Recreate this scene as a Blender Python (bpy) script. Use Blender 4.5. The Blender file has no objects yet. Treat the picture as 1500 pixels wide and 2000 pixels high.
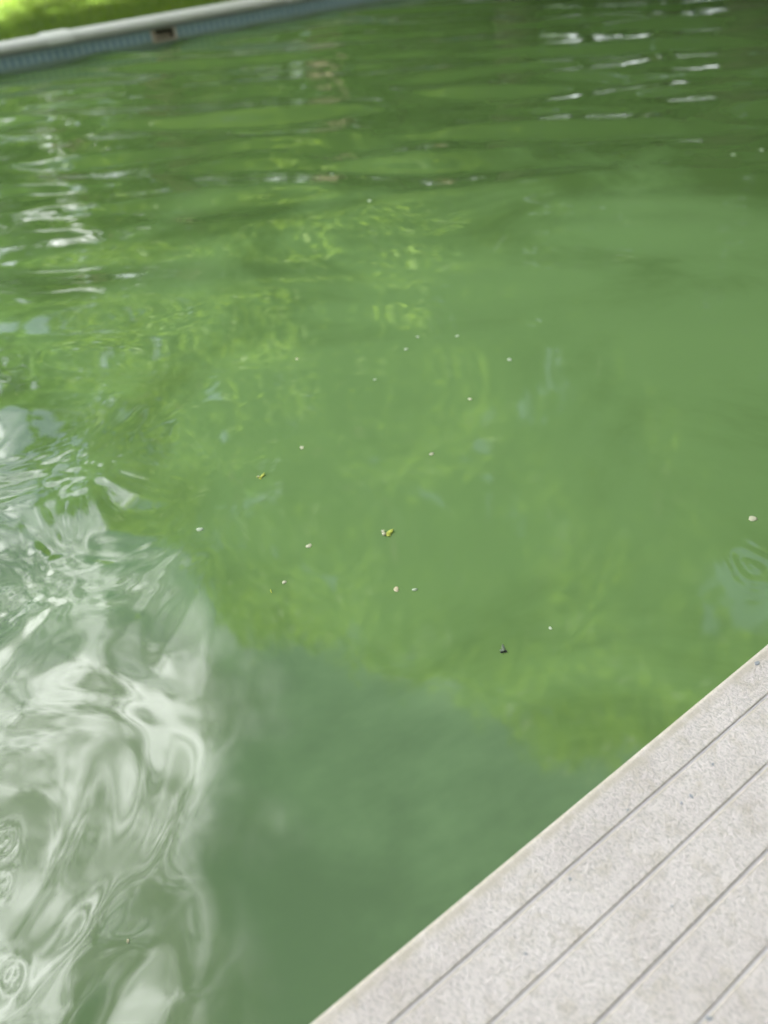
import bpy, bmesh, math, random
import numpy as np
from mathutils import Vector, Matrix
R = math.radians
random.seed(7)
rng = np.random.default_rng(7)
scene = bpy.context.scene
C = scene.collection

# ------------------------------------------------------------------ camera
CAM_H = 1.45
PITCH, ROLL = R(42), R(-5)
LENS, SENS = 26.0, 36.0
cf = Vector((0, math.cos(PITCH), -math.sin(PITCH)))
cu0 = Vector((0, math.sin(PITCH), math.cos(PITCH)))
cx0 = Vector((1, 0, 0))
cr = math.cos(ROLL) * cx0 + math.sin(ROLL) * cu0
cu = -math.sin(ROLL) * cx0 + math.cos(ROLL) * cu0
cam_d = bpy.data.cameras.new('camera')
cam = bpy.data.objects.new('camera', cam_d)
C.objects.link(cam)
m = Matrix((cr, cu, -cf)).transposed().to_4x4()
m.translation = Vector((0, 0, CAM_H))
cam.matrix_world = m
cam_d.sensor_fit = 'VERTICAL'
cam_d.sensor_height = SENS
cam_d.lens = LENS
cam_d.clip_start = 0.05
cam_d.clip_end = 3000
cam_d.dof.use_dof = True
cam_d.dof.focus_distance = 1.75
cam_d.dof.aperture_fstop = 1.45
scene.camera = cam

# ------------------------------------------------------------------ light
SUN_AZ, SUN_EL = 151.0, 46.0      # azimuth from +Y towards +X
EXPOSURE = 3.95
world = bpy.data.worlds.new('World')
scene.world = world
world.use_nodes = True


class NT:
    """small helper to write node trees"""
    def __init__(s, tree):
        s.t = tree
        tree.nodes.clear()

    def n(s, kind, **kw):
        nd = s.t.nodes.new(kind)
        for k, v in kw.items():
            if k.startswith('i_'):
                key = k[2:]
                nd.inputs[int(key) if key.isdigit() else key.replace('_', ' ')].default_value = v
            else:
                setattr(nd, k, v)
        return nd

    def l(s, a, b):
        s.t.links.new(a, b)

    def val(s, sock, v):
        if hasattr(v, 'is_output') or isinstance(v, bpy.types.NodeSocket):
            s.l(v, sock)
        else:
            sock.default_value = v

    def math(s, op, a, b=0.0, c=0.0, clamp=False):
        nd = s.n('ShaderNodeMath', operation=op, use_clamp=clamp)
        for i, v in enumerate((a, b, c)):
            s.val(nd.inputs[i], v)
        return nd.outputs[0]

    def vmath(s, op, a, b=(0, 0, 0)):
        nd = s.n('ShaderNodeVectorMath', operation=op)
        s.val(nd.inputs[0], a)
        s.val(nd.inputs[1], b)
        return nd.outputs['Value'] if op in ('DOT_PRODUCT', 'LENGTH') else nd.outputs[0]

    def noise(s, vec, scale, detail=2.0, rough=0.5, dist=0.0):
        nd = s.n('ShaderNodeTexNoise')
        s.l(vec, nd.inputs['Vector'])
        nd.inputs['Scale'].default_value = scale
        nd.inputs['Detail'].default_value = detail
        nd.inputs['Roughness'].default_value = rough
        nd.inputs['Distortion'].default_value = dist
        return nd.outputs['Fac']

    def ramp(s, fac, a, b, smooth=True):
        nd = s.n('ShaderNodeMapRange', interpolation_type='SMOOTHSTEP' if smooth else 'LINEAR')
        s.val(nd.inputs[0], fac)
        nd.inputs[1].default_value = a
        nd.inputs[2].default_value = b
        return nd.outputs[0]

    def mix(s, fac, a, b, mode='MIX'):
        nd = s.n('ShaderNodeMix', data_type='RGBA', blend_type=mode)
        s.val(nd.inputs[0], fac)
        for i, v in ((6, a), (7, b)):
            if isinstance(v, tuple) and len(v) == 3:
                v = v + (1.0,)
            s.val(nd.inputs[i], v)
        return nd.outputs[2]

    def mapping(s, vec, scale=(1, 1, 1), rot=(0, 0, 0), loc=(0, 0, 0)):
        nd = s.n('ShaderNodeMapping')
        s.l(vec, nd.inputs[0])
        nd.inputs['Scale'].default_value = scale
        nd.inputs['Rotation'].default_value = rot
        nd.inputs['Location'].default_value = loc
        return nd.outputs[0]


def dirv(az, el):
    return (math.sin(R(az)) * math.cos(R(el)), math.cos(R(az)) * math.cos(R(el)), math.sin(R(el)))


w = NT(world.node_tree)
sky = w.n('ShaderNodeTexSky', sky_type='NISHITA', sun_disc=False)
sky.sun_elevation = R(SUN_EL)
sky.sun_rotation = R(SUN_AZ)
sky.air_density = 1.0
sky.dust_density = 2.5
skyc = w.vmath('SCALE', sky.outputs[0])
skyc.node.inputs['Scale'].default_value = 0.050
co = w.n('ShaderNodeTexCoord').outputs['Generated']
sep = w.n('ShaderNodeSeparateXYZ')
w.l(co, sep.inputs[0])
den = w.math('ADD', w.math('MAXIMUM', sep.outputs[2], 0.0), 0.30)
flat = w.n('ShaderNodeCombineXYZ')
w.l(w.math('DIVIDE', sep.outputs[0], den), flat.inputs[0])
w.l(w.math('DIVIDE', sep.outputs[1], den), flat.inputs[1])
n1 = w.noise(flat.outputs[0], 2.3, 7.0, 0.55, 0.4)
n2 = w.noise(w.mapping(flat.outputs[0], loc=(3.1, 1.7, 0.4), scale=(1.5, 0.8, 1)), 6.5, 8.0, 0.68, 0.8)
# one large bright cumulus bank stands over the left of the pool
b1 = w.ramp(w.vmath('DOT_PRODUCT', co, dirv(-60, 47)), math.cos(R(34)), math.cos(R(15)))
b2 = w.ramp(w.vmath('DOT_PRODUCT', co, dirv(-20, 15)), math.cos(R(8)), math.cos(R(3)))
cover = w.math('ADD', w.math('MULTIPLY', b2, 0.3), w.math('ADD', w.math('MULTIPLY', b1, 0.24), n1))
mask = w.ramp(cover, 0.52, 0.76)
bright = w.math('MULTIPLY_ADD', w.ramp(n2, 0.36, 0.64), 1.5, 0.35)
core = w.ramp(w.vmath('DOT_PRODUCT', co, dirv(-50, 40)), math.cos(R(34)), math.cos(R(8)))
bright = w.math('MULTIPLY', bright, w.math('ADD', w.math('MULTIPLY', b2, 0.10), w.math('MULTIPLY_ADD', core, 0.38, 0.20)))
cl = w.n('ShaderNodeCombineColor')
for i, k in enumerate((1.0, 1.0, 1.0)):
    w.l(w.math('MULTIPLY', bright, k), cl.inputs[i])
# white haze towards the horizon
hz = w.math('MULTIPLY', w.ramp(sep.outputs[2], 0.62, 0.15), 0.7)
veil = w.mix(0.55, skyc, (0.050, 0.056, 0.050))       # thin high cloud greys the blue
skyh = w.mix(hz, veil, (0.30, 0.32, 0.325))
fin = w.mix(w.math('MULTIPLY', mask, 0.95), skyh, cl.outputs[0])
bg = w.n('ShaderNodeBackground')
w.l(fin, bg.inputs[0])
bg.inputs[1].default_value = 1.0
wo = w.n('ShaderNodeOutputWorld')
w.l(bg.outputs[0], wo.inputs[0])
world.cycles.sampling_method = 'MANUAL'
world.cycles.sample_map_resolution = 1024

sd = bpy.data.lights.new('sun', 'SUN')
sd.energy = 4.2
sd.angle = R(0.6)
sd.color = (1.0, 0.95, 0.86)
sun = bpy.data.objects.new('sun', sd)
sun.rotation_euler = Vector(dirv(SUN_AZ, SUN_EL)).to_track_quat('Z', 'Y').to_euler()
C.objects.link(sun)

scene.view_settings.view_transform = 'Standard'
scene.view_settings.look = 'None'
scene.view_settings.exposure = EXPOSURE
scene.view_settings.gamma = 1.0
scene.view_settings.use_curve_mapping = False
scene.render.engine = 'CYCLES'
scene.cycles.max_bounces = 6
scene.cycles.diffuse_bounces = 3
scene.cycles.glossy_bounces = 3
scene.cycles.transmission_bounces = 3
scene.cycles.transparent_max_bounces = 8
scene.cycles.sample_clamp_indirect = 6
scene.cycles.use_denoising = True
scene.cycles.caustics_reflective = False
scene.cycles.caustics_refractive = False


# ------------------------------------------------------------------ frame of the pool
def ray(px, py):
    """direction through a pixel of the 1500 x 2000 photograph"""
    f = LENS / SENS * 2000
    return (px - 750) * cr - (py - 1000) * cu + f * cf


def at(px, py, z=0.0):
    d = ray(px, py)
    return Vector((0, 0, CAM_H)) + d * ((z - CAM_H) / d.z)


DECK_Z = 0.10
_a, _b = at(600, 2000, DECK_Z), at(1500, 1255, DECK_Z)
U = (_b - _a).normalized()
HEAD = math.atan2(U.y, U.x)
N = Vector((-U.y, U.x, 0))
O = Vector((_a.x, _a.y, 0)) - U * _a.dot(U)          # origin on the near edge


def P(s, t, z=0.0):
    return O + U * s + N * t + Vector((0, 0, z))


def st(p):
    q = Vector((p.x, p.y, 0)) - O
    return q.dot(U), q.dot(N)


SK_S, POOL_W = st(at(325, 85, 0))
S0, S1 = -2.6, 10.6
PM = Matrix.Translation(O) @ Matrix.Rotation(HEAD, 4, 'Z')   # pool coordinates to world


# ------------------------------------------------------------------ object helpers
def setp(o, label=None, cat=None, group=None, kind=None):
    if label: o['label'] = label
    if cat: o['category'] = cat
    if group: o['group'] = group
    if kind: o['kind'] = kind
    return o


def link(name, me, mat=None, parent=None, smooth=False):
    o = bpy.data.objects.new(name, me)
    C.objects.link(o)
    if mat: me.materials.append(mat)
    if parent: o.parent = parent
    if smooth:
        me.polygons.foreach_set('use_smooth', [True] * len(me.polygons))
    return o


def mesh_np(name, v, f, mat=None, parent=None, smooth=False):
    """v (n,3), f (m,k) arrays, fast"""
    v = np.asarray(v, dtype=np.float32)
    f = np.asarray(f, dtype=np.int32)
    me = bpy.data.meshes.new(name)
    k = f.shape[1]
    me.vertices.add(len(v))
    me.vertices.foreach_set('co', v.ravel())
    me.loops.add(f.size)
    me.loops.foreach_set('vertex_index', f.ravel())
    me.polygons.add(len(f))
    me.polygons.foreach_set('loop_start', np.arange(0, f.size, k, dtype=np.int32))
    me.polygons.foreach_set('loop_total', np.full(len(f), k, dtype=np.int32))
    me.update(calc_edges=True)
    return link(name, me, mat, parent, smooth)


def empty(name, loc=(0, 0, 0)):
    o = bpy.data.objects.new(name, None)
    o.location = loc
    o.empty_display_size = 0.1
    C.objects.link(o)
    return o


def bm_obj(name, bm, mat, parent=None, smooth=False, matrix=None):
    if matrix is not None:
        bm.transform(matrix)
    me = bpy.data.meshes.new(name)
    bmesh.ops.recalc_face_normals(bm, faces=bm.faces)
    bm.to_mesh(me)
    bm.free()
    return link(name, me, mat, parent, smooth)


def bm_box(bm, x0, x1, y0, y1, z0, z1, bevel=0.0, seg=2):
    r = bmesh.ops.create_cube(bm, size=1)
    vs = r['verts']
    for v in vs:
        v.co = Vector((x0 + (v.co.x + .5) * (x1 - x0), y0 + (v.co.y + .5) * (y1 - y0), z0 + (v.co.z + .5) * (z1 - z0)))
    if bevel:
        es = {e for v in vs for e in v.link_edges}
        bmesh.ops.bevel(bm, geom=list(es), offset=bevel, segments=seg, profile=0.5, affect='EDGES')


def bm_profile(bm, prof, s0, s1, cuts=1):
    """extrude a closed (t,z) profile along s"""
    rings = []
    for i in range(cuts + 1):
        s = s0 + (s1 - s0) * i / cuts
        rings.append([bm.verts.new((s, t, z)) for t, z in prof])
    k = len(prof)
    for a, b in zip(rings, rings[1:]):
        for i in range(k):
            bm.faces.new((a[i], a[(i + 1) % k], b[(i + 1) % k], b[i]))
    bm.faces.new(rings[0])
    bm.faces.new(rings[-1][::-1])


def mat(name):
    mt = bpy.data.materials.new(name)
    mt.use_nodes = True
    t = NT(mt.node_tree)
    out = t.n('ShaderNodeOutputMaterial')
    return mt, t, out


def simple(name, col, rough=0.6, var=0.15, scale=8.0, bump=0.0, bscale=60.0, trans=0.0):
    mt, t, out = mat(name)
    c = t.n('ShaderNodeTexCoord').outputs['Object']
    n = t.noise(c, scale, 4.0, 0.6)
    a = tuple(x * (1 - var) for x in col)
    b = tuple(min(1, x * (1 + var)) for x in col)
    colr = t.mix(n, a, b)
    p = t.n('ShaderNodeBsdfPrincipled')
    t.l(colr, p.inputs['Base Color'])
    p.inputs['Roughness'].default_value = rough
    if bump:
        bp = t.n('ShaderNodeBump')
        bp.inputs['Strength'].default_value = bump
        bp.inputs['Distance'].default_value = 0.002
        t.l(t.noise(c, bscale, 3.0), bp.inputs['Height'])
        t.l(bp.outputs[0], p.inputs['Normal'])
    sh = p.outputs[0]
    if trans:
        tr = t.n('ShaderNodeBsdfTranslucent')
        t.l(colr, tr.inputs[0])
        mx = t.n('ShaderNodeMixShader')
        mx.inputs[0].default_value = trans
        t.l(sh, mx.inputs[1])
        t.l(tr.outputs[0], mx.inputs[2])
        sh = mx.outputs[0]
    t.l(sh, out.inputs[0])
    return mt


# ------------------------------------------------------------------ materials
def water_material():
    """water thick with algae: light scatters back green from below the
    surface, the surface itself mirrors by the angle of view"""
    mt, t, out = mat('algae_water')
    geo = t.n('ShaderNodeNewGeometry')
    pos = geo.outputs['Position']
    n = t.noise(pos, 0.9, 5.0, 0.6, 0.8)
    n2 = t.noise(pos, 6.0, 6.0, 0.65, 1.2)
    # painted shade: murk colour darkens from mid pool to the
    # far and near walls
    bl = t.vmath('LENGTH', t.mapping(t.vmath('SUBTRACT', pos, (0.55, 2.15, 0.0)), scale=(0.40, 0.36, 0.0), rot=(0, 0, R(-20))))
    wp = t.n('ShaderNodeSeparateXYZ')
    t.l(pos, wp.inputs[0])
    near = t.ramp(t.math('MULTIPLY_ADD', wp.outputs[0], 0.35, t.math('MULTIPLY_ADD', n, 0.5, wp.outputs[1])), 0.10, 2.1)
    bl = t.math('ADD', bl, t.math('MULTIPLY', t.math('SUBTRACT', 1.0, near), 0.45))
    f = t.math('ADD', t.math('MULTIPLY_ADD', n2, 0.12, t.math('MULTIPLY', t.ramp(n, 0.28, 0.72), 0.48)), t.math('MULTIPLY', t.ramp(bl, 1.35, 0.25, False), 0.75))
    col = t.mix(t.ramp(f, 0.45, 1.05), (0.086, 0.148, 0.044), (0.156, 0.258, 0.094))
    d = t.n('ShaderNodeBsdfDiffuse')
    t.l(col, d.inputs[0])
    up = t.n('ShaderNodeCombineXYZ')
    up.inputs[2].default_value = 1.0
    t.l(up.outputs[0], d.inputs['Normal'])
    g = t.n('ShaderNodeBsdfGlossy')
    gx = t.n('ShaderNodeSeparateXYZ')
    t.l(pos, gx.inputs[0])
    # a faint dusty film lies on the sheltered water by the deck
    t.l(t.math('MULTIPLY_ADD', t.math('MULTIPLY', t.ramp(gx.outputs[0], -0.5, 0.25), t.ramp(gx.outputs[1], 3.2, 1.6)), 0.03, 0.02), g.inputs['Roughness'])
    g.inputs[0].default_value = (1, 1, 1, 1)
    fr = t.n('ShaderNodeFresnel')
    fr.inputs[0].default_value = 1.55
    mx = t.n('ShaderNodeMixShader')
    t.l(fr.outputs[0], mx.inputs[0])
    t.l(d.outputs[0], mx.inputs[1])
    t.l(g.outputs[0], mx.inputs[2])
    t.l(mx.outputs[0], out.inputs[0])
    return mt


def deck_material():
    mt, t, out = mat('textured_pale_board')
    tc = t.n('ShaderNodeTexCoord')
    c = tc.outputs['Object']
    oi = t.n('ShaderNodeObjectInfo')
    off = t.vmath('ADD', c, (0, 0, 0))
    # short raised strokes running across the board at a slant
    m1 = t.mapping(c, rot=(0, 0, R(-14)))
    m1 = t.mapping(m1, scale=(310, 110, 150))
    st1 = t.noise(m1, 1.0, 2.0, 0.55, 0.6)
    m2 = t.mapping(c, rot=(0, 0, R(22)))
    m2 = t.mapping(m2, scale=(360, 190, 260))
    st2 = t.noise(m2, 1.0, 2.0, 0.5, 0.8)
    h = t.math('ADD', t.ramp(st1, 0.38, 0.62), t.math('MULTIPLY', t.ramp(st2, 0.4, 0.62), 0.6))
    big = t.noise(c, 3.5, 4.0, 0.6, 0.4)
    mid = t.noise(c, 22.0, 5.0, 0.65, 0.5)
    base = t.mix(t.ramp(big, 0.35, 0.68), (0.70, 0.615, 0.60), (0.835, 0.75, 0.74))
    base = t.mix(t.math('MULTIPLY', oi.outputs['Random'], 0.14), base, (0.55, 0.47, 0.44))
    base = t.mix(t.math('MULTIPLY', t.ramp(mid, 0.46, 0.70), 0.75), base, (0.62, 0.545, 0.48))
    # the pits are darker and greyer
    base = t.mix(t.math('MULTIPLY', t.math('SUBTRACT', 1.0, t.ramp(h, 0.15, 0.9)), 0.55), base, (0.38, 0.35, 0.335))
    # sparse brown marks
    br = t.noise(t.mapping(c, loc=(4.2, 1.3, 0)), 9.0, 5.0, 0.7, 0.6)
    base = t.mix(t.math('MULTIPLY', t.ramp(br, 0.60, 0.76), 0.6), base, (0.34, 0.27, 0.19))
    bl = t.noise(t.mapping(c, loc=(1.2, 7.3, 0)), 40.0, 3.0, 0.6, 0.3)
    base = t.mix(t.math('MULTIPLY', t.ramp(bl, 0.74, 0.80), 0.5), base, (0.28, 0.28, 0.30))
    # worn smooth cream edge: the colour attribute marks the arrises
    at_ = t.n('ShaderNodeAttribute', attribute_name='arris')
    e = at_.outputs['Fac']
    en = t.math('MULTIPLY', e, t.ramp(t.noise(c, 30.0, 4.0, 0.7), 0.2, 0.6))
    base = t.mix(t.math('MULTIPLY', en, 0.75), base, (0.50, 0.44, 0.365))
    p = t.n('ShaderNodeBsdfPrincipled')
    t.l(base, p.inputs['Base Color'])
    p.inputs['Roughness'].default_value = 0.62
    bp = t.n('ShaderNodeBump')
    bp.inputs['Distance'].default_value = 0.0011
    t.l(t.math('SUBTRACT', 0.75, t.math('MULTIPLY', e, 0.6)), bp.inputs['Strength'])
    t.l(h, bp.inputs['Height'])
    t.l(bp.outputs[0], p.inputs['Normal'])
    t.l(p.outputs[0], out.inputs[0])
    return mt


def liner_material():
    """printed liner: pale blue with two rows of small darker mosaic marks"""
    mt, t, out = mat('printed_liner')
    c = t.n('ShaderNodeTexCoord').outputs['Object']
    sp = t.n('ShaderNodeSeparateXYZ')
    t.l(c, sp.inputs[0])
    s = sp.outputs[0]
    z = sp.outputs[2]
    fx = t.math('FRACT', t.math('MULTIPLY', s, 1 / 0.075))
    bar = t.ramp(t.math('ADD', t.math('ABSOLUTE', t.math('SUBTRACT', fx, 0.5)), t.math('MULTIPLY_ADD', t.noise(c, 25.0, 2.0), 0.3, -0.15)), 0.36, 0.16)
    row = t.ramp(t.math('ABSOLUTE', t.math('SUBTRACT', z, 0.085)), 0.050, 0.030)
    nz = t.noise(c, 14.0, 3.0, 0.6)
    k = t.math('MULTIPLY', t.math('MULTIPLY', bar, row), t.math('MULTIPLY_ADD', nz, 0.8, 0.4))
    col = t.mix(nz, (0.22, 0.33, 0.38), (0.38, 0.48, 0.52))
    col = t.mix(t.math('MULTIPLY', k, 0.75), col, (0.07, 0.17, 0.25))
    algae = t.ramp(t.math('MULTIPLY_ADD', nz, -0.05, z), 0.045, -0.01)
    col = t.mix(t.math('MULTIPLY', algae, 0.7), col, (0.10, 0.16, 0.06))
    p = t.n('ShaderNodeBsdfPrincipled')
    t.l(col, p.inputs['Base Color'])
    p.inputs['Roughness'].default_value = 0.35
    t.l(p.outputs[0], out.inputs[0])
    return mt


def ground_material():
    mt, t, out = mat('lawn_ground')
    pos = t.n('ShaderNodeNewGeometry').outputs['Position']
    n = t.noise(pos, 0.5, 5.0, 0.6, 0.3)
    n2 = t.noise(pos, 30.0, 4.0, 0.7)
    col = t.mix(t.ramp(n, 0.3, 0.7), (0.040, 0.070, 0.008), (0.075, 0.095, 0.010))
    col = t.mix(n2, col, (0.055, 0.08, 0.010), )
    p = t.n('ShaderNodeBsdfPrincipled')
    t.l(col, p.inputs['Base Color'])
    p.inputs['Roughness'].default_value = 0.8
    bp = t.n('ShaderNodeBump')
    bp.inputs['Strength'].default_value = 0.6
    bp.inputs['Distance'].default_value = 0.03
    t.l(n2, bp.inputs['Height'])
    t.l(bp.outputs[0], p.inputs['Normal'])
    t.l(p.outputs[0], out.inputs[0])
    return mt


def leaf_material(name, a, b, tr):
    mt, t, out = mat(name)
    pos = t.n('ShaderNodeNewGeometry').outputs['Position']
    n = t.noise(pos, 0.9, 3.0, 0.6)
    n2 = t.noise(pos, 9.0, 2.0, 0.6)
    col = t.mix(t.ramp(t.math('MULTIPLY_ADD', n2, 0.5, t.math('MULTIPLY', n, 0.6)), 0.35, 0.75), a, b)
    d = t.n('ShaderNodeBsdfPrincipled')
    t.l(col, d.inputs['Base Color'])
    d.inputs['Roughness'].default_value = 0.55
    d.inputs['Specular IOR Level'].default_value = 0.3
    tl = t.n('ShaderNodeBsdfTranslucent')
    t.l(t.mix(0.5, col, tr), tl.inputs[0])
    mx = t.n('ShaderNodeAddShader')
    t.l(d.outputs[0], mx.inputs[0])
    t.l(tl.outputs[0], mx.inputs[1])
    t.l(mx.outputs[0], out.inputs[0])
    return mt


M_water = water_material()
M_deck = deck_material()
M_liner = liner_material()
M_ground = ground_material()
M_leaf = [leaf_material('leaf_green', (0.030, 0.060, 0.010), (0.085, 0.125, 0.020), (0.14, 0.21, 0.02)),
          leaf_material('leaf_light', (0.035, 0.070, 0.012), (0.10, 0.14, 0.022), (0.18, 0.25, 0.03)),
          leaf_material('leaf_dark', (0.028, 0.06, 0.014), (0.065, 0.11, 0.02), (0.10, 0.18, 0.02))]
M_bark = simple('bark', (0.10, 0.075, 0.055), 0.9, 0.4, 6.0, 0.8, 20.0)
M_coping = simple('grey_white_coping', (0.50, 0.50, 0.49), 0.5, 0.08, 5.0, 0.3)
M_cover = simple('coping_cover', (0.58, 0.58, 0.57), 0.45, 0.05, 5.0)
M_track = simple('grey_liner_track', (0.26, 0.27, 0.27), 0.5, 0.1, 5.0)
M_sub = simple('dark_subframe', (0.16, 0.15, 0.15), 0.9, 0.3)
M_skim = simple('yellowed_plastic', (0.40, 0.34, 0.27), 0.5, 0.25, 9.0)
M_dark = simple('skimmer_shadow_plastic', (0.05, 0.035, 0.02), 0.7, 0.2)
M_petal = simple('cream_petal', (0.72, 0.70, 0.50), 0.6, 0.1, 90.0, trans=0.25)
M_petal2 = simple('green_white_petal', (0.62, 0.70, 0.52), 0.6, 0.1, 90.0, trans=0.25)
M_bud = simple('yellow_green_bud', (0.66, 0.70, 0.12), 0.6, 0.2, 90.0, trans=0.3)
M_tan = simple('tan_seed', (0.60, 0.52, 0.34), 0.6, 0.15, 90.0)
M_fly = simple('black_insect', (0.012, 0.012, 0.014), 0.35, 0.2, 90.0)
M_wing = simple('pale_wing', (0.50, 0.56, 0.45), 0.4, 0.1, 90.0, trans=0.4)
M_chip = simple('blue_grey_chip', (0.33, 0.34, 0.38), 0.7, 0.2, 200.0)
M_blade = leaf_material('grass_blade', (0.038, 0.078, 0.008), (0.075, 0.115, 0.010), (0.09, 0.14, 0.012))

# ------------------------------------------------------------------ ground (one sheet with the pool cut out)
HOLE = 0.28
GZ = 0.10
bm = bmesh.new()
ex = 1200
outer = [(-ex, -ex), (ex, -ex), (ex, ex), (-ex, ex)]
xs = [-ex, S0 - HOLE, S1 + HOLE, ex]
ys = [-ex, -1.6, POOL_W + HOLE, ex]
for i in range(3):
    for j in range(3):
        if i == 1 and j == 1:
            continue
        q = [bm.verts.new((xs[i], ys[j], GZ)), bm.verts.new((xs[i + 1], ys[j], GZ)),
             bm.verts.new((xs[i + 1], ys[j + 1], GZ)), bm.verts.new((xs[i], ys[j + 1], GZ))]
        bm.faces.new(q)
bmesh.ops.remove_doubles(bm, verts=bm.verts, dist=0.001)
g = bm_obj('lawn', bm, M_ground, matrix=PM)
setp(g, kind='structure')
g['label'] = 'sunlit green lawn around the pool'

bm = bmesh.new()
bm_box(bm, S0 - .3, S1 + .3, -1.62, POOL_W + .3, -1.55, -1.5)
setp(bm_obj('pool_floor', bm, M_liner, matrix=PM), kind='structure')


# ------------------------------------------------------------------ water
def hash_waves(n, lmin, lmax, rms, ang0, spread, seed):
    r = np.random.default_rng(seed)
    lam = np.exp(r.uniform(np.log(lmin), np.log(lmax), n))
    k = 2 * np.pi / lam
    a = ang0 + r.normal(0, spread, n)
    ph = r.uniform(0, 2 * np.pi, n)
    amp = rms * np.sqrt(2.0 / n) / k           # equal slope share
    return k * np.cos(a), k * np.sin(a), ph, amp


WAVES = {
    'swell': hash_waves(22, 0.55, 1.8, 0.0085, 1.2, 1.2, 3),
    'wind': hash_waves(40, 0.34, 1.3, 0.088, 1.50, 0.19, 17),
    'chop': hash_waves(40, 0.12, 0.32, 0.020, 1.45, 0.40, 5),
    'swirl': hash_waves(34, 0.13, 0.60, 0.025, 0.1, 1.0, 31),
    'fine': hash_waves(30, 0.045, 0.12, 0.020, 1.2, 0.9, 21),
}
RINGS = [  # pixel x, y, wavelength, decay, slope
    (8, 1640, 0.024, 0.026, 0.17), (2, 1725, 0.022, 0.024, 0.14), (22, 1905, 0.026, 0.026, 0.18),
    (1470, 1105, 0.055, 0.075, 0.060), 
    (1320, 245, 0.30, 0.35, 0.05), (20, 700, 0.10, 0.12, 0.05)]
RINGW = [(at(a, b), l, d, s) for a, b, l, d, s in RINGS]


def sm(x, a, b):
    x = np.clip((x - a) / (b - a), 0, 1)
    return x * x * (3 - 2 * x)


def wave(name, x, y):
    kx, ky, ph, am = WAVES[name]
    o = np.zeros_like(x)
    for i in range(len(kx)):
        o += am[i] * np.sin(kx[i] * x + ky[i] * y + ph[i])
    return o


def eta(x, y):
    """height of the water at world x, y (numpy arrays)"""
    dist = np.hypot(x, y)
    far = sm(y, 3.0, 6.5)                              # the breeze reaches the far half
    mid = sm(y, 1.7, 3.6)
    left = sm(-(x + 0.30 + 0.12 * (y - 1)), 0.0, 0.45) * sm(-y, -3.2, -1.2)
    fr = sm(-(x + 0.55), -0.1, 0.4) * sm(-np.abs(y - 1.75), -0.55, -0.25)
    wx = x + 0.05 * np.sin(7.0 * y + 1.3 * np.sin(4 * x)) + 0.03 * np.sin(15 * x + 2)
    wy = y + 0.05 * np.sin(8.0 * x + 1.7 * np.sin(5 * y)) + 0.03 * np.sin(13 * y)
    h = wave('swell', x, y) * (0.7 + 0.8 * mid)
    h += wave('wind', x, y) * (0.05 + 0.35 * mid + 0.9 * far)
    h += wave('chop', x, y) * (0.02 + 0.18 * mid + 0.8 * far)
    h += wave('swirl', wx, wy) * (0.10 + 1.0 * left)
    h += wave('fine', wx, wy) * (0.03 + 1.5 * fr + 0.12 * left)
    for p, lam, dec, sl in RINGW:
        dx, dy = x - p.x, y - p.y
        r = np.hypot(dx * (1 + 4 * dy), dy * .85 + dx * .3) * (1 + .12 * np.sin(3 * np.arctan2(dy, dx) + lam * 90))
        h += sl * lam / (2 * np.pi) * np.cos(2 * np.pi * r / lam) * np.exp(-(r / dec) ** 2)
    return h


def graded(a, b, fine_a, fine_b, d0, grow, dmax):
    mid_ = np.arange(fine_a, fine_b, d0)
    up, d, x = [], d0, mid_[-1]
    while x < b:
        d = min(d * grow, dmax)
        x += d
        up.append(min(x, b))
    dn, d, x = [], d0, mid_[0]
    while x > a:
        d = min(d * grow, dmax)
        x -= d
        dn.append(max(x, a))
    return np.concatenate([dn[::-1], mid_, up])


gs = graded(S0 - .004, S1 + .004, -0.65, 3.2, 0.0085, 1.006, 0.045)
gt = graded(-.02, POOL_W + .004, 0.0, 2.4, 0.0085, 1.006, 0.024)
print('water grid', len(gs), len(gt))
SS, TT = np.meshgrid(gs, gt, indexing='ij')
WX = O.x + U.x * SS + N.x * TT
WY = O.y + U.y * SS + N.y * TT
WZ = eta(WX, WY)
ni, nj = SS.shape
idx = np.arange(ni * nj).reshape(ni, nj)
F = np.stack([idx[:-1, :-1], idx[1:, :-1], idx[1:, 1:], idx[:-1, 1:]], -1).reshape(-1, 4)
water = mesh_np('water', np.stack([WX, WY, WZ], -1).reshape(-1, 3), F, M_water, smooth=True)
setp(water, kind='structure')
water['label'] = 'cloudy green pool water mirroring trees and clouds'


def wz(p):
    return float(eta(np.array([p.x]), np.array([p.y]))[0])


# ------------------------------------------------------------------ pool walls (printed liner), skimmer hole in the far one
def wall(name, boxes):
    bm = bmesh.new()
    for b in boxes:
        bm_box(bm, *b)
    o = bm_obj(name, bm, M_liner)
    o.matrix_world = PM
    return setp(o, kind='structure')


SW, SH0, SH1 = 0.105, 0.045, 0.135     # half width and heights of the skimmer mouth
wall('pool_wall_far', [(S0 - .2, SK_S - SW, POOL_W, POOL_W + .2, -1.5, .17),
                       (SK_S + SW, S1 + .2, POOL_W, POOL_W + .2, -1.5, .17),
                       (SK_S - SW, SK_S + SW, POOL_W, POOL_W + .2, -1.5, SH0),
                       (SK_S - SW, SK_S + SW, POOL_W, POOL_W + .2, SH1, .17)])
wall('pool_wall_near', [(S0 - .2, S1 + .2, -.22, -.02, -1.5, .055)])
wall('pool_wall_left', [(S0 - .2, S0, -.02, POOL_W, -1.5, .17)])
wall('pool_wall_right', [(S1, S1 + .2, -.02, POOL_W, -1.5, .17)])

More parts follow.
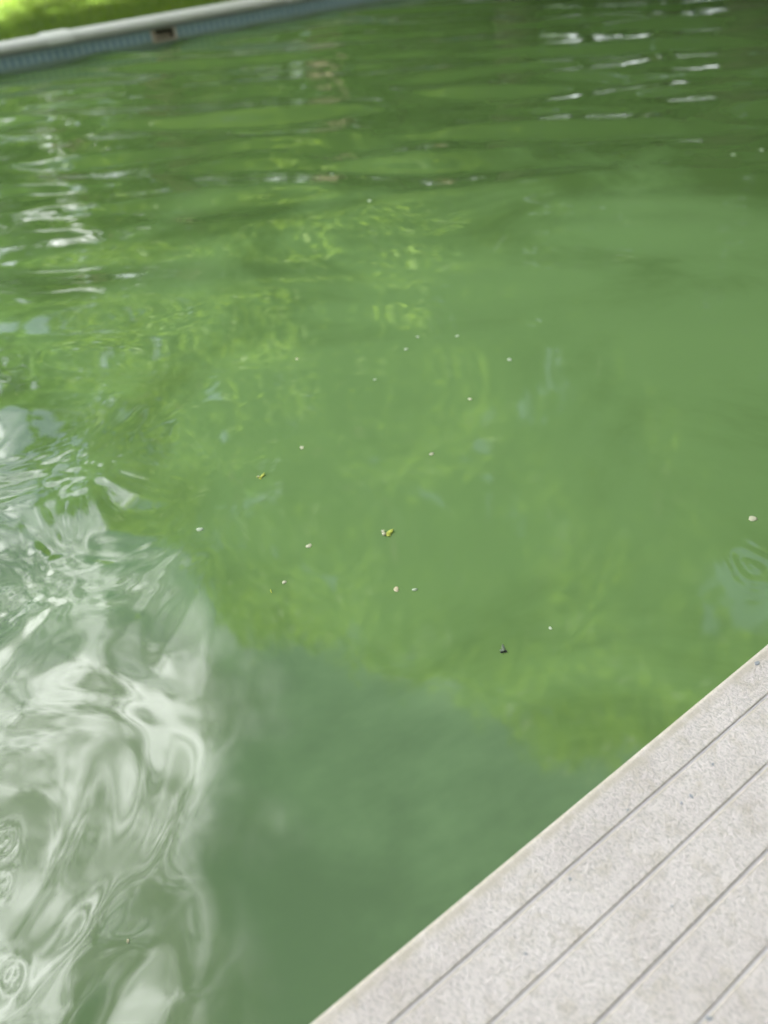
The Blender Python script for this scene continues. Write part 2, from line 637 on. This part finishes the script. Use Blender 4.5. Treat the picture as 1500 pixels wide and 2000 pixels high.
# skimmer
sk = empty('pool_skimmer')
sk.matrix_world = PM @ Matrix.Translation((SK_S, POOL_W, 0.09))
setp(sk, 'small yellowed skimmer mouth with dark opening in the far blue pool wall', 'pool skimmer')
bm = bmesh.new()
fw = 0.045
bm_box(bm, -SW - fw, -SW, -.014, -.001, SH0 - .09 - .02, SH1 - .09 + .02, .004)
bm_box(bm, SW, SW + fw * .7, -.014, -.001, SH0 - .09 - .02, SH1 - .09 + .02, .004)
bm_box(bm, -SW + .001, SW - .001, -.012, -.001, SH1 - .09, SH1 - .09 + .02, .003)
bm_box(bm, -SW + .001, SW - .001, -.012, -.001, SH0 - .09 - .02, SH0 - .09, .003)
bm_obj('faceplate', bm, M_skim, sk)
bm = bmesh.new()
bm_box(bm, -SW + .004, SW - .004, .19, .198, SH0 - .086, SH1 - .094)
bm_box(bm, -SW + .003, -SW + .008, .003, .188, SH0 - .086, SH1 - .094)
bm_box(bm, SW - .008, SW - .003, .003, .188, SH0 - .086, SH1 - .094)
bm_box(bm, -SW + .01, SW - .01, .003, .188, SH0 - .086, SH0 - .081)
bm_box(bm, -SW + .01, SW - .01, .003, .188, SH1 - .099, SH1 - .094)
bm_obj('throat', bm, M_dark, sk)
bm = bmesh.new()
bm_box(bm, -SW + .02, SW - .02, .03, .04, SH0 - .078, SH0 - .045, .003)
bm_obj('weir_flap', bm, M_skim, sk)

# far coping: sections with a joint cover
cop = empty('pool_coping')
cop.matrix_world = PM @ Matrix.Translation((0, POOL_W, 0))
setp(cop, 'pale grey coping rail running along the far edge of the pool', 'pool coping')
prof = [(-.035, .172), (-.046, .182), (-.050, .200), (-.046, .222), (-.030, .238), (.0, .246), (.10, .250), (.20, .246),
        (.245, .235), (.262, .21), (.262, .09), (.21, .09), (.21, .172)]
js, _t = st(at(175, 100, 0.2))
cuts = [S0 - .3, js - 2.75, js, js + 2.75, js + 5.5, S1 + .3]
for a, b in zip(cuts, cuts[1:]):
    bm = bmesh.new()
    bm_profile(bm, prof, a + .002, b - .002)
    bm_obj('coping_section', bm, M_coping, cop)
for jc in cuts[1:-1]:
    bm = bmesh.new()
    pr = [(t * 1.02 + (-.010 if t < 0 else .004), z + (.010 if z > .175 else -.004)) for t, z in prof[:10]] + [(.27, .10), (.265, .10)]
    pr = [(-.05, .168), (-.060, .182), (-.063, .200), (-.057, .228), (-.036, .248), (.0, .258), (.10, .263), (.20, .259),
          (.252, .247), (.273, .215), (.273, .10), (.264, .10), (.264, .21), (.246, .237), (.2, .248), (.1, .252), (0, .248),
          (-.031, .240), (-.048, .223), (-.052, .2), (-.048, .181), (-.036, .170)]
    bm_profile(bm, pr, jc - .13, jc + .13)
    bm_obj('joint_cover', bm, M_cover, cop)
bm = bmesh.new()
bm_box(bm, S0, SK_S + 7.1, -.022, -.002, .146, .171, .003)
bm_obj('liner_track', bm, M_track, cop)

# ------------------------------------------------------------------ deck boards beside the camera
ROWS = []
for (x0, y0), (x1, y1) in (((762, 2000), (1500, 1358)), ((954, 2000), (1500, 1496)), ((1161, 2000), (1500, 1664)), ((1365, 2000), (1500, 1850))):
    ROWS.append(-0.5 * (st(at(x0, y0, DECK_Z))[1] + st(at(x1, y1, DECK_Z))[1]))
print('rows', [round(r, 4) for r in ROWS])
while len(ROWS) < 15:
    ROWS.append(ROWS[-1] + 0.0915)
deck = empty('pool_deck')
deck.matrix_world = PM
setp(deck, kind='structure')
deck['label'] = 'pale textured boards edging the near side of the pool'
GAP = 0.0040
prev = 0.0
for i, r in enumerate(ROWS):
    t1 = -prev - (GAP / 2 if i else 0)
    t0 = -r + GAP / 2
    z1, z0 = DECK_Z, DECK_Z - 0.028
    prof, arr = [], []
    rl = 0.0030

    def arc(ct, cz, rad, a0, a1, k, e):
        for q in range(k + 1):
            a = R(a0 + (a1 - a0) * q / k)
            prof.append((ct + rad * math.cos(a), cz + rad * math.sin(a)))
            arr.append(e)
    if i == 0:
        rb = 0.011
        prof += [(t0, z0), (t0 + .001, z0 - .02), (t1 - .012, z0 - .03), (t1 - .004, z0 - .03)]
        arr += [0, 0, 1, 1]
        arc(t1 - rb, z1 - rb, rb, 0, 90, 7, 1)
        prof.append((t1 - .016, z1)); arr.append(1.0)
        prof.append((t1 - .021, z1)); arr.append(0.45)
        prof.append((t1 - .030, z1)); arr.append(0.0)
        prof.append((t0 + .006, z1)); arr.append(0.0)
    else:
        prof += [(t0, z0), (t1, z0)]
        arr += [0, 0]
        arc(t1 - rl, z1 - rl, rl, 0, 90, 3, 0.8)
        prof.append((t1 - .006, z1)); arr.append(0.0)
        prof.append((t0 + .006, z1)); arr.append(0.0)
    arc(t0 + rl, z1 - rl, rl, 90, 180, 3, 0.6)
    bm = bmesh.new()
    bm_profile(bm, prof, S0 - .1, S1 + .1, 1)
    o = bm_obj('board', bm, M_deck, deck)
    me = o.data
    ca = me.color_attributes.new('arris', 'FLOAT_COLOR', 'POINT')
    # vertices were created ring by ring in profile order
    for vi in range(len(me.vertices)):
        e = arr[vi % len(prof)]
        ca.data[vi].color = (e, e, e, 1)
    for p_ in me.polygons:
        p_.use_smooth = False
    o.location = (0, 0, random.uniform(-.0006, .0004))
    prev = r
M_groove_shade = simple('grey_groove_shade', (0.56, 0.52, 0.54), 0.9, 0.25, 20.0)  # strips added in the gaps, coloured as the soft shade of the grooves
for r in ROWS[:-1]:
    bm = bmesh.new()
    bm_box(bm, S0 - .1, S1 + .1, -r - GAP / 2 + .0001, -r + GAP / 2 - .0001, DECK_Z - .02, DECK_Z - .0024)
    bm_obj('groove_fill_strip', bm, M_groove_shade, deck)
bm = bmesh.new()
bm_box(bm, S0 - .1, S1 + .1, -prev, -.03, -.02, DECK_Z - .0315)
bm_obj('subframe', bm, M_sub, deck)
bm = bmesh.new()
bm_box(bm, S0 - .1, S1 + .1, -1.75, -prev - .001, 0.0, DECK_Z - .004)
bm_obj('edging', bm, M_coping, deck)


# ------------------------------------------------------------------ trees
def tube(pts, rad, k=7):
    pts = [Vector(p) for p in pts]
    vs, fs = [], []
    for i, p in enumerate(pts):
        d = (pts[min(i + 1, len(pts) - 1)] - pts[max(i - 1, 0)]).normalized()
        a = d.orthogonal().normalized()
        if i and a.dot(pa) < 0: a = -a
        pa = a
        b = d.cross(a)
        for q in range(k):
            th = 2 * math.pi * q / k
            vs.append(p + (a * math.cos(th) + b * math.sin(th)) * rad[i])
    for i in range(len(pts) - 1):
        for q in range(k):
            fs.append((i * k + q, i * k + (q + 1) % k, (i + 1) * k + (q + 1) % k, (i + 1) * k + q))
    return vs, fs


def tree_meshes(seed, H, Rc, zlow, nleaf, leaf):
    r = np.random.default_rng(seed)
    rr = random.Random(seed)
    V, Fc = [], []

    def add(v, f):
        b = len(V)
        V.extend(v)
        Fc.extend([tuple(x + b for x in q) for q in f])
    top = Vector((rr.uniform(-.5, .5), rr.uniform(-.5, .5), H * .93))
    path = [Vector((0, 0, -.1)), Vector((rr.uniform(-.1, .1), rr.uniform(-.1, .1), H * .18)),
            Vector((rr.uniform(-.3, .3), rr.uniform(-.3, .3), H * .42)), Vector((rr.uniform(-.4, .4), rr.uniform(-.4, .4), H * .68)), top]
    r0 = H * .018
    add(*tube(path, [r0 * 1.3, r0, r0 * .72, r0 * .4, r0 * .1], 9))
    cents = []
    nl = 24
    for i in range(nl):
        u = (i + .5) / nl
        z = zlow * H + (H * .97 - zlow * H) * u
        prof_r = Rc * (math.sin(math.pi * (0.12 + 0.80 * u)) ** 0.7)
        a = i * 2.4 + rr.uniform(-.5, .5)
        rad = prof_r * rr.uniform(.45, .92)
        c = Vector((rad * math.cos(a), rad * math.sin(a), z + rr.uniform(-.5, .5)))
        cents.append((c, Rc * rr.uniform(.22, .36)))
        zs = max(H * .16, z - rad * .7)
        s = Vector((path[2].x * zs / (H * .42) if zs < H * .42 else path[2].x, path[2].y, zs))
        mid_ = (s + c) / 2 + Vector((0, 0, -.15 * rad + rr.uniform(-.2, .2)))
        add(*tube([s, mid_, c], [r0 * .32, r0 * .2, r0 * .05], 5))
    cents.append((top, Rc * .3))
    # leaves: drooping sprays on the skin of every lobe
    n_sp = nleaf // 14
    w_ = np.array([q[1] ** 2 for q in cents]); w_ /= w_.sum()
    li = r.choice(len(cents), n_sp, p=w_)
    cc = np.array([q[0][:] for q in cents])[li]
    cr_ = np.array([q[1] for q in cents])[li]
    d = r.normal(size=(n_sp, 3)); d /= np.linalg.norm(d, axis=1)[:, None]
    d[:, 2] = d[:, 2] * .75 + .05
    sp = cc + d * (cr_ * r.uniform(.6, 1.08, n_sp))[:, None]
    k = 14
    pos = np.repeat(sp, k, 0) + r.normal(size=(n_sp * k, 3)) * np.array([.22, .22, .17])
    nrm = r.normal(size=(len(pos), 3)) + np.array([0, 0, .9])
    nrm /= np.linalg.norm(nrm, axis=1)[:, None]
    ax = np.cross(nrm, r.normal(size=(len(pos), 3)))
    ax /= np.linalg.norm(ax, axis=1)[:, None]
    ay = np.cross(nrm, ax)
    sz = leaf * r.uniform(.6, 1.3, len(pos))[:, None]
    q = np.stack([pos - ax * sz, pos - ay * sz * .42 + nrm * sz * .12, pos + ax * sz, pos + ay * sz * .42 + nrm * sz * .12], 1)
    lf = np.arange(len(pos) * 4).reshape(-1, 4)
    return (np.array([v[:] for v in V]), Fc), (q.reshape(-1, 3), lf)


TREE_KINDS = []
for k, (sd_, H, Rc, zl, nlf, lf) in enumerate(((1, 15, 3.9, .20, 26000, .12), (2, 13, 3.6, .12, 19000, .125), (3, 17, 4.2, .14, 30000, .12))):
    (tv, tf), (lv, lfc) = tree_meshes(sd_, H, Rc, zl, nlf, lf)
    me = bpy.data.meshes.new('trunk')
    me.from_pydata([tuple(v) for v in tv], [], tf)
    me.polygons.foreach_set('use_smooth', [True] * len(me.polygons))
    me.materials.append(M_bark)
    tmp = mesh_np('crown', lv, lfc)
    cme = tmp.data
    bpy.data.objects.remove(tmp)
    cmes = []
    for q, ml in enumerate(M_leaf):
        c2 = cme.copy()
        c2.materials.append(ml)
        cmes.append(c2)
    TREE_KINDS.append((me, cmes, H))


def facet(px, py):
    """where a ray of the view goes after the rippled water has mirrored it"""
    d = ray(px, py).normalized()
    p = at(px, py)
    e = .02
    gx = float((eta(np.array([p.x + e]), np.array([p.y])) - eta(np.array([p.x - e]), np.array([p.y])))[0]) / (2 * e)
    gy = float((eta(np.array([p.x]), np.array([p.y + e])) - eta(np.array([p.x]), np.array([p.y - e])))[0]) / (2 * e)
    n = Vector((-gx, -gy, 1)).normalized()
    return np.array(p[:]), np.array((d - 2 * d.dot(n) * n)[:])


# gaps in the foliage that let the sky through: where they are seen and how wide (degrees)
GAPS = [(138, 392, .6), (140, 405, .6), (143, 420, .6), (146, 440, .6), (160, 513, .6), (222, 587, .5), (246, 606, .55), (360, 587, .5), (288, 697, .45), (198, 776, .55),
        (335, 831, .5), (440, 850, .9), (524, 903, .6), (784, 815, .5), (20, 510, .5), (60, 495, .4), (160, 722, .35), (290, 745, .4),
        (930, 865, 1.0), (905, 900, .8), (955, 930, 1.0), (970, 975, 1.0), (1010, 1000, .9), (850, 975, .9), (720, 905, .7), (600, 770, .6),
        (1470, 1085, 2.2), (1440, 1100, 1.8), (1480, 1160, 2.5), (1450, 1200, 2.0), (1400, 1150, 1.3), (640, 1130, 1.0),
        (150, 860, 1.2), (110, 880, 1.4), (60, 890, 1.6), (20, 880, 1.5), (95, 930, 1.2), (40, 940, 1.5),
        (1150, 118, .6), (885, 148, .6), (900, 100, .5), (850, 50, .5), (1050, 60, .6),
        (420, 150, .5), (370, 140, .5), (200, 165, .5), (620, 150, .5), (720, 145, .5)]
_g = random.Random(5)
_gl = []
for a, b, c in GAPS:            # every gap is a ragged bunch of smaller holes between sprays
    p_, d_ = facet(a, b)
    for _ in range(5):
        dd = d_ + np.array([_g.gauss(0, 1) for _ in range(3)]) * math.tan(R(c)) * .55
        _gl.append((p_, dd / np.linalg.norm(dd), c * _g.uniform(.35, .6)))
GAPS = _gl


def carve(cme, mw):
    n = len(cme.vertices)
    co_ = np.empty(n * 3, dtype=np.float32)
    cme.vertices.foreach_get('co', co_)
    q = co_.reshape(-1, 4, 3)
    c = q.mean(1) @ np.array(mw.to_3x3()).T + np.array(mw.translation)
    kill = np.zeros(len(c), bool)
    for p, d, a in GAPS:
        r_ = c - p
        L = np.linalg.norm(r_, axis=1)
        kill |= (r_ @ d) > L * math.cos(R(a))
    if not kill.any():
        return cme
    k = q[~kill].reshape(-1, 3)
    t_ = mesh_np('crown', k, np.arange(len(k)).reshape(-1, 4), cme.materials[0])
    me_ = t_.data
    bpy.data.objects.remove(t_)
    return me_


def tree(x, y, kind, height, rot, leafmat, label, wide=1.0, group='tall trees round the pool mirrored in the water'):
    me, cm, H = TREE_KINDS[kind]
    o = empty('broadleaf_tree', (x, y, GZ))
    s = height / H
    o.scale = (s * wide, s * wide, s)
    o.rotation_euler = (0, 0, rot)
    setp(o, label, 'tree', group)
    t = bpy.data.objects.new('trunk', me); t.parent = o; C.objects.link(t)
    mw = Matrix.Translation((x, y, GZ)) @ Matrix.Rotation(rot, 4, 'Z') @ Matrix.Diagonal((s * wide, s * wide, s, 1))
    c = bpy.data.objects.new('crown', carve(cm[leafmat], mw) if y > 0 else cm[leafmat]); c.parent = o; C.objects.link(c)
    return o


FRONT = [
    (-10.5, 19.5, 1, 11.6, 0.3, 2, 'leafy tree beyond the lawn whose crown fringes the mirrored clouds', 1.0),
    (-6.6, 19.5, 0, 15.6, 1.9, 2, 'dark leafy tree mirrored just right of the bright cloud', 1.0),
    (-3.6, 16.4, 2, 17.0, 0.9, 0, 'tall tree mirrored left of the middle of the green water', .95),
    (-0.3, 14.0, 0, 15.0, 4.4, 0, 'leafy tree mirrored in the middle of the water', 1.0),
    (2.6, 12.8, 2, 15.2, 2.1, 0, 'tall leafy tree mirrored right of the middle of the water', 1.05),
    (5.6, 11.6, 0, 17.0, 3.7, 0, 'broad tree whose high crown mirrors closest to the deck', 1.1),
    (9.4, 9.6, 1, 15.5, 5.1, 0, 'leafy tree mirrored at the right edge of the picture', 1.05),
]
for a in FRONT:
    tree(*a)
OTHER = [(8.8, 16.0, 0, 17, 1.1, 0), (14, 11.5, 2, 18, 4.2, 2), (3.2, 19.5, 1, 17, 2.9, 2), (12.6, 3.5, 0, 16, 0.2, 2), (-3.2, 22.5, 0, 17, 1.0, 2), (6.9, -5.2, 0, 18.6, 2.0, 2), (5.2, -7.0, 2, 19.5, 1.0, 2)]  # the ones behind the camera are added to close gaps in the shade
for r_, (yy, hh_) in enumerate(((-4.0, 17.2), (-7.6, 18.6), (-12.0, 20.0))):  # unseen rows added behind the camera to keep sun off pool and deck
    for q in range(9):
        xx = -12.5 + 4.3 * q + (r_ % 2) * 2.1
        OTHER.append((xx, yy + random.uniform(-.6, .6) + 0.18 * xx, (q + r_) % 3, hh_ + random.uniform(-.5, .5), random.uniform(0, 6), 2))
for x, y, k, h, r_, lm in OTHER:
    tree(x, y, k, h, r_, lm, 'leafy tree added outside the picture to shade the pool')
for i in range(26):
    a = R(-75 + i * 6.3 + random.uniform(-2, 2))
    d_ = random.uniform(34, 46)
    tree(d_ * math.sin(a), d_ * math.cos(a), i % 3, random.uniform(9, 14), random.uniform(0, 6), i % 3,
         'far tree closing the garden behind the pool', 1.25, 'far trees closing the garden')

SHRUB = ['dark shrub mirrored left of the middle by the far pool wall', 'dark shrub mirrored in the middle by the far pool wall',
         'low dark shrub at the back of the pool mirrored right of the middle', 'tall dark shrub whose reflection touches the white streaks at left',
         'dark shrub mirrored amid the white streaks at the upper right', 'dark shrub mirrored right of the white streaks',
         'dark shrub mirrored close to the upper right corner', 'dark shrub beyond the upper right corner of the picture',
         'shrub beyond the lawn mirrored at the upper left', 'shrub beyond the lawn mirrored farthest left',
         'rearmost dark shrub behind the left white streaks', 'rearmost dark shrub behind the middle white streaks',
         'rearmost dark shrub behind the right white streaks', 'rearmost dark shrub mirrored near the picture middle']
for i, (x, y, h, w_) in enumerate(((-4.4, 19.0, 3.2, 2.2), (-1.2, 17.2, 3.4, 2.2), (1.0, 14.6, 3.0, 2.2), (3.4, 15.2, 3.6, 2.0), (5.0, 13.0, 2.8, 2.2),
                                   (7.4, 12.9, 3.2, 2.0), (9.0, 13.0, 3.2, 2.2), (11.6, 9.6, 3.0, 2.0), (-8.6, 21.5, 3.4, 2.4), (-12, 21, 3.4, 2.4), (4.6, 16.2, 3.8, 2.1), (6.7, 14.8, 3.7, 2.0), (8.5, 14.6, 5.6, 1.5), (2.2, 16.6, 3.8, 2.2))):
    o = tree(x, y, 1, h, i * 1.3, 2, SHRUB[i], w_, 'shrubs behind the pool')
    o.name = 'shrub'
    o['category'] = 'shrub'

# ------------------------------------------------------------------ grass beyond the far coping
nb = 60000
gsx = rng.uniform(-1.5, 7.5, nb)
gtx = POOL_W + .285 + rng.uniform(0, 1, nb) ** 1.3 * 7.0
bx = O.x + U.x * gsx + N.x * gtx
by = O.y + U.y * gsx + N.y * gtx
hh = rng.uniform(.04, .11, nb)
an = rng.uniform(0, 2 * np.pi, nb)
le = rng.uniform(0.0, .05, nb)
wd = .006
v0 = np.stack([bx - wd * np.cos(an), by - wd * np.sin(an), np.full(nb, GZ - .003)], -1)
v1 = np.stack([bx + wd * np.cos(an), by + wd * np.sin(an), np.full(nb, GZ - .003)], -1)
v2 = np.stack([bx + le * np.sin(an * 3), by + le * np.cos(an * 3), GZ + hh], -1)
gr = mesh_np('grass', np.stack([v0, v1, v2], 1).reshape(-1, 3), np.arange(nb * 3).reshape(-1, 3), M_blade)
setp(gr, kind='stuff')
gr['label'] = 'short bright grass beyond the far coping'


# ------------------------------------------------------------------ things floating on the water
def blob(name, px, py, size, m_, label, cat, thick=.35, seed=0, stretch=1.0, rot=0.0, group=None):
    p = at(px, py)
    rr = random.Random(seed * 7 + px)
    bm = bmesh.new()
    bmesh.ops.create_icosphere(bm, subdivisions=2, radius=1)
    ph = [rr.uniform(0, 6.28) for _ in range(3)]
    for v in bm.verts:
        a = math.atan2(v.co.y, v.co.x)
        k = 1 + .14 * math.sin(2 * a + ph[0]) + .10 * math.sin(3 * a + ph[1]) + .05 * math.sin(5 * a + ph[2])
        v.co.x *= k * size * stretch
        v.co.y *= k * size
        v.co.z = v.co.z * size * thick
    o = bm_obj(name, bm, m_, smooth=True)
    o.location = (p.x, p.y, wz(p) + size * thick * .25)
    o.rotation_euler = (0, 0, rot)
    setp(o, label, cat, group)
    return o


G = 'cream petals and seeds floating on the green water'
for px, py, s, mm, lab in (
    (390, 1035, .0062, M_petal2, 'round whitish petal floating beside the edge of the mirrored cloud'),
    (603, 1065, .0056, M_petal, 'round cream petal floating left of the yellow bud'),
    (774, 1150, .0056, M_tan, 'round tan cream petal floating below the yellow bud'),
    (843, 887, .0054, M_petal, 'small cream petal floating above and right of the yellow bud'),
    (590, 876, .0054, M_petal, 'small cream petal floating right of the torn yellow bud'),
    (1470, 1014, .0078, M_petal, 'oval cream petal floating near the right edge above the ripple ring'),
    (555, 1136, .0042, M_petal, 'tiny cream seed floating at the lower fringe of the mirrored leaves'),
    (1075, 1227, .0032, M_petal2, 'tiny pale seed floating above and right of the black fly'),
    (793, 682, .0056, M_petal2, 'small pale seed floating alone above the milky wisps'),
    (995, 702, .0062, M_petal2, 'pale seed floating farthest right in the middle of the water'),
    (918, 778, .0050, M_petal, 'tiny dull seed floating between two paler seeds in the middle'),
    (816, 659, .0046, M_petal2, 'faint speck floating just above the lone pale seed'),
    (893, 657, .0052, M_petal2, 'faint pale speck of a close pair, the upper one'),
    (732, 739, .0040, M_petal2, 'faintest speck floating left of the milky wisps'),
    (580, 701, .0046, M_petal, 'faint speck floating left in the middle water'),
    (1432, 303, .0090, M_petal2, 'pale speck floating at the upper right, left one of two'),
    (1487, 295, .0085, M_petal2, 'pale speck floating at the upper right beside the picture edge'),
    (722, 395, .0080, M_petal2, 'pale speck floating high in the middle among mirrored branches'),
    (648, 336, .0080, M_petal2, 'pale speck floating highest in the middle of the water'),
):
    blob('floating_petal', px, py, s * 1.4, mm, lab, 'petal', .16, 1, 1.1, px * .7, G)

blob('water_bubble', 810, 1151, .0048, M_petal2, 'tiny bluish bubble right of the tan cream petal', 'bubble', .5, 3, 1.5)
blob('floating_seed', 250, 1838, .0036, M_tan, 'tan seed husk floating alone in the lower left water', 'seed', .5, 4, .55, .3)


def petal_part(bm, L, W, ang, lift, base=(0, 0, 0)):
    pts = []
    n = 6
    rows = []
    for i in range(n + 1):
        u = i / n
        w_ = W * math.sin(math.pi * min(1, .12 + .86 * u)) ** .8
        z = lift * u * u * L + .0012
        rows.append([Vector((u * L, -w_, z)), Vector((u * L, 0, z + W * .35)), Vector((u * L, w_, z))])
    rot = Matrix.Rotation(ang, 3, 'Z')
    vr = [[bm.verts.new(rot @ p + Vector(base)) for p in rw] for rw in rows]
    vb = [[bm.verts.new(rot @ (p - Vector((0, 0, .0014))) + Vector(base)) for p in rw] for rw in rows]
    for A, sgn in ((vr, 1), (vb, -1)):
        for i in range(n):
            for j in range(2):
                q = (A[i][j], A[i + 1][j], A[i + 1][j + 1], A[i][j + 1])
                bm.faces.new(q if sgn > 0 else q[::-1])
    for i in range(n):
        bm.faces.new((vr[i][0], vb[i][0], vb[i + 1][0], vr[i + 1][0]))
        bm.faces.new((vr[i][2], vr[i + 1][2], vb[i + 1][2], vb[i][2]))


def bud(px, py, label, lobes, round_, k=1.0):
    k *= 1.15
    p = at(px, py)
    e = empty('flower_bud', (p.x, p.y, wz(p)))
    setp(e, label, 'flower bud')
    for L, W, ang, lift in lobes:
        bm = bmesh.new()
        petal_part(bm, L * k, W * k, R(ang), lift)
        bm_obj('sepal', bm, M_bud, e, True)
    for dx, dy, s in round_:
        bm = bmesh.new()
        bmesh.ops.create_icosphere(bm, subdivisions=2, radius=s * k)
        for v in bm.verts: v.co.z *= .6
        o = bm_obj('petal', bm, M_petal, e, True)
        o.location = (dx * k, dy * k, .003)
    return e


bud(755, 1042, 'yellow green flower bud with white petals floating in the middle of the water',
    ((.020, .0056, 28, .25), (.013, .0050, -45, .1), (.012, .0034, 170, .1)), ((-.008, .008, .0052), (-.006, -.001, .0056)))
bud(510, 934, 'torn yellow bud floating left of the middle of the water',
    ((.017, .0040, 50, .3), (.013, .0036, 165, .1), (.010, .003, -100, .1)), ((-.007, .002, .0032),), .95)
bud(529, 1155, 'thin green sepal scrap floating by the mirrored leaf fringe',
    ((.009, .0018, 100, .1), (.005, .0016, -60, .1)), (), .8)

# black fly floating on its side
p = at(985, 1273)
fly = empty('drowned_fly', (p.x, p.y, wz(p)))
fly.rotation_euler = (0, 0, R(8))
setp(fly, 'black fly with one pale wing raised floating near the deck', 'fly')


def ell(name, c, rad, m_, par, rot=0):
    bm = bmesh.new()
    bmesh.ops.create_icosphere(bm, subdivisions=2, radius=1)
    for v in bm.verts: v.co = Vector((v.co.x * rad[0], v.co.y * rad[1], v.co.z * rad[2]))
    o = bm_obj(name, bm, m_, par, True)
    o.location = c
    o.rotation_euler = (0, rot, 0)
    return o


ell('abdomen', (-.0050, 0, .0008), (.0046, .0022, .0018), M_fly, fly)
ell('thorax', (.0010, 0, .0012), (.0030, .0024, .0021), M_fly, fly)
ell('head', (.0048, 0, .0010), (.0017, .0019, .0015), M_fly, fly)
for sx, sy in ((-1, 1), (0, 1), (1, 1), (-1, -1), (0, -1), (1, -1)):
    bm = bmesh.new()
    v, f = tube([(sx * .002 + .001, sy * .0015, .001), (sx * .004 + .001, sy * .0045, .0022), (sx * .0065 + .001, sy * .0065, .0003)], [.00035, .0003, .0002], 5)
    me = bpy.data.meshes.new('leg')
    me.from_pydata([tuple(x) for x in v], [], f)
    link('leg', me, M_fly, fly)
    bm.free()
bm = bmesh.new()
petal_part(bm, .011, .0036, R(95), .9, (.000, .001, .002))
bm_obj('wing', bm, M_wing, fly, True)
fly.scale = (1.1, 1.1, 1.1)
bm = bmesh.new()
petal_part(bm, .009, .0024, R(160), .15, (-.001, .001, .0025))
bm_obj('wing', bm, M_wing, fly, True)

# chips and grit lying on the deck
for px, py, s, lab, asp in ((1478, 1295, .0062, 'blue grey chip on the outer deck board at the right edge', 1.5),
                       (1350, 1555, .0050, 'larger blue grey chip of a close pair on the second deck board', 1.3),
                       (1331, 1568, .0036, 'smaller chip of a close pair on the second deck board', 1.0),
                       (1113, 1716, .0048, 'blue grey chip in the middle of the second deck board', .8),
                       (1392, 1492, .0032, 'tiny grey chip high on the second deck board', 1.2),
                       (1026, 1863, .0030, 'tiny grey chip low on the third deck board', 1.5),
                       (1312, 1770, .0028, 'dark speck of grit on the fourth deck board', .8),
                       (1385, 1990, .0062, 'blue grey chip in the gap at the bottom of the deck', 1.2),
                       (1226, 1582, .0030, 'brown grit speck in the first gap between the boards', 1.0)):
    p = at(px, py, DECK_Z)
    rr = random.Random(px)
    bm = bmesh.new()
    k = 9
    top_ = []
    bot_ = []
    for i in range(k):
        a = 2 * math.pi * i / k
        r_ = s * rr.uniform(.45, 1.1)
        x, y = r_ * math.cos(a) * asp, r_ * math.sin(a) * .8
        top_.append(bm.verts.new((x * .85, y * .85, .0007 + rr.uniform(0, .0004))))
        bot_.append(bm.verts.new((x, y, 0)))
    bm.faces.new(top_)
    bm.faces.new(bot_[::-1])
    for i in range(k):
        bm.faces.new((bot_[i], bot_[(i + 1) % k], top_[(i + 1) % k], top_[i]))
    o = bm_obj('deck_chip', bm, M_chip)
    o.location = (p.x, p.y, DECK_Z + .0002)
    o.rotation_euler = (0, 0, rr.uniform(0, 3))
    setp(o, lab, 'chip', 'chips and grit on the deck boards')
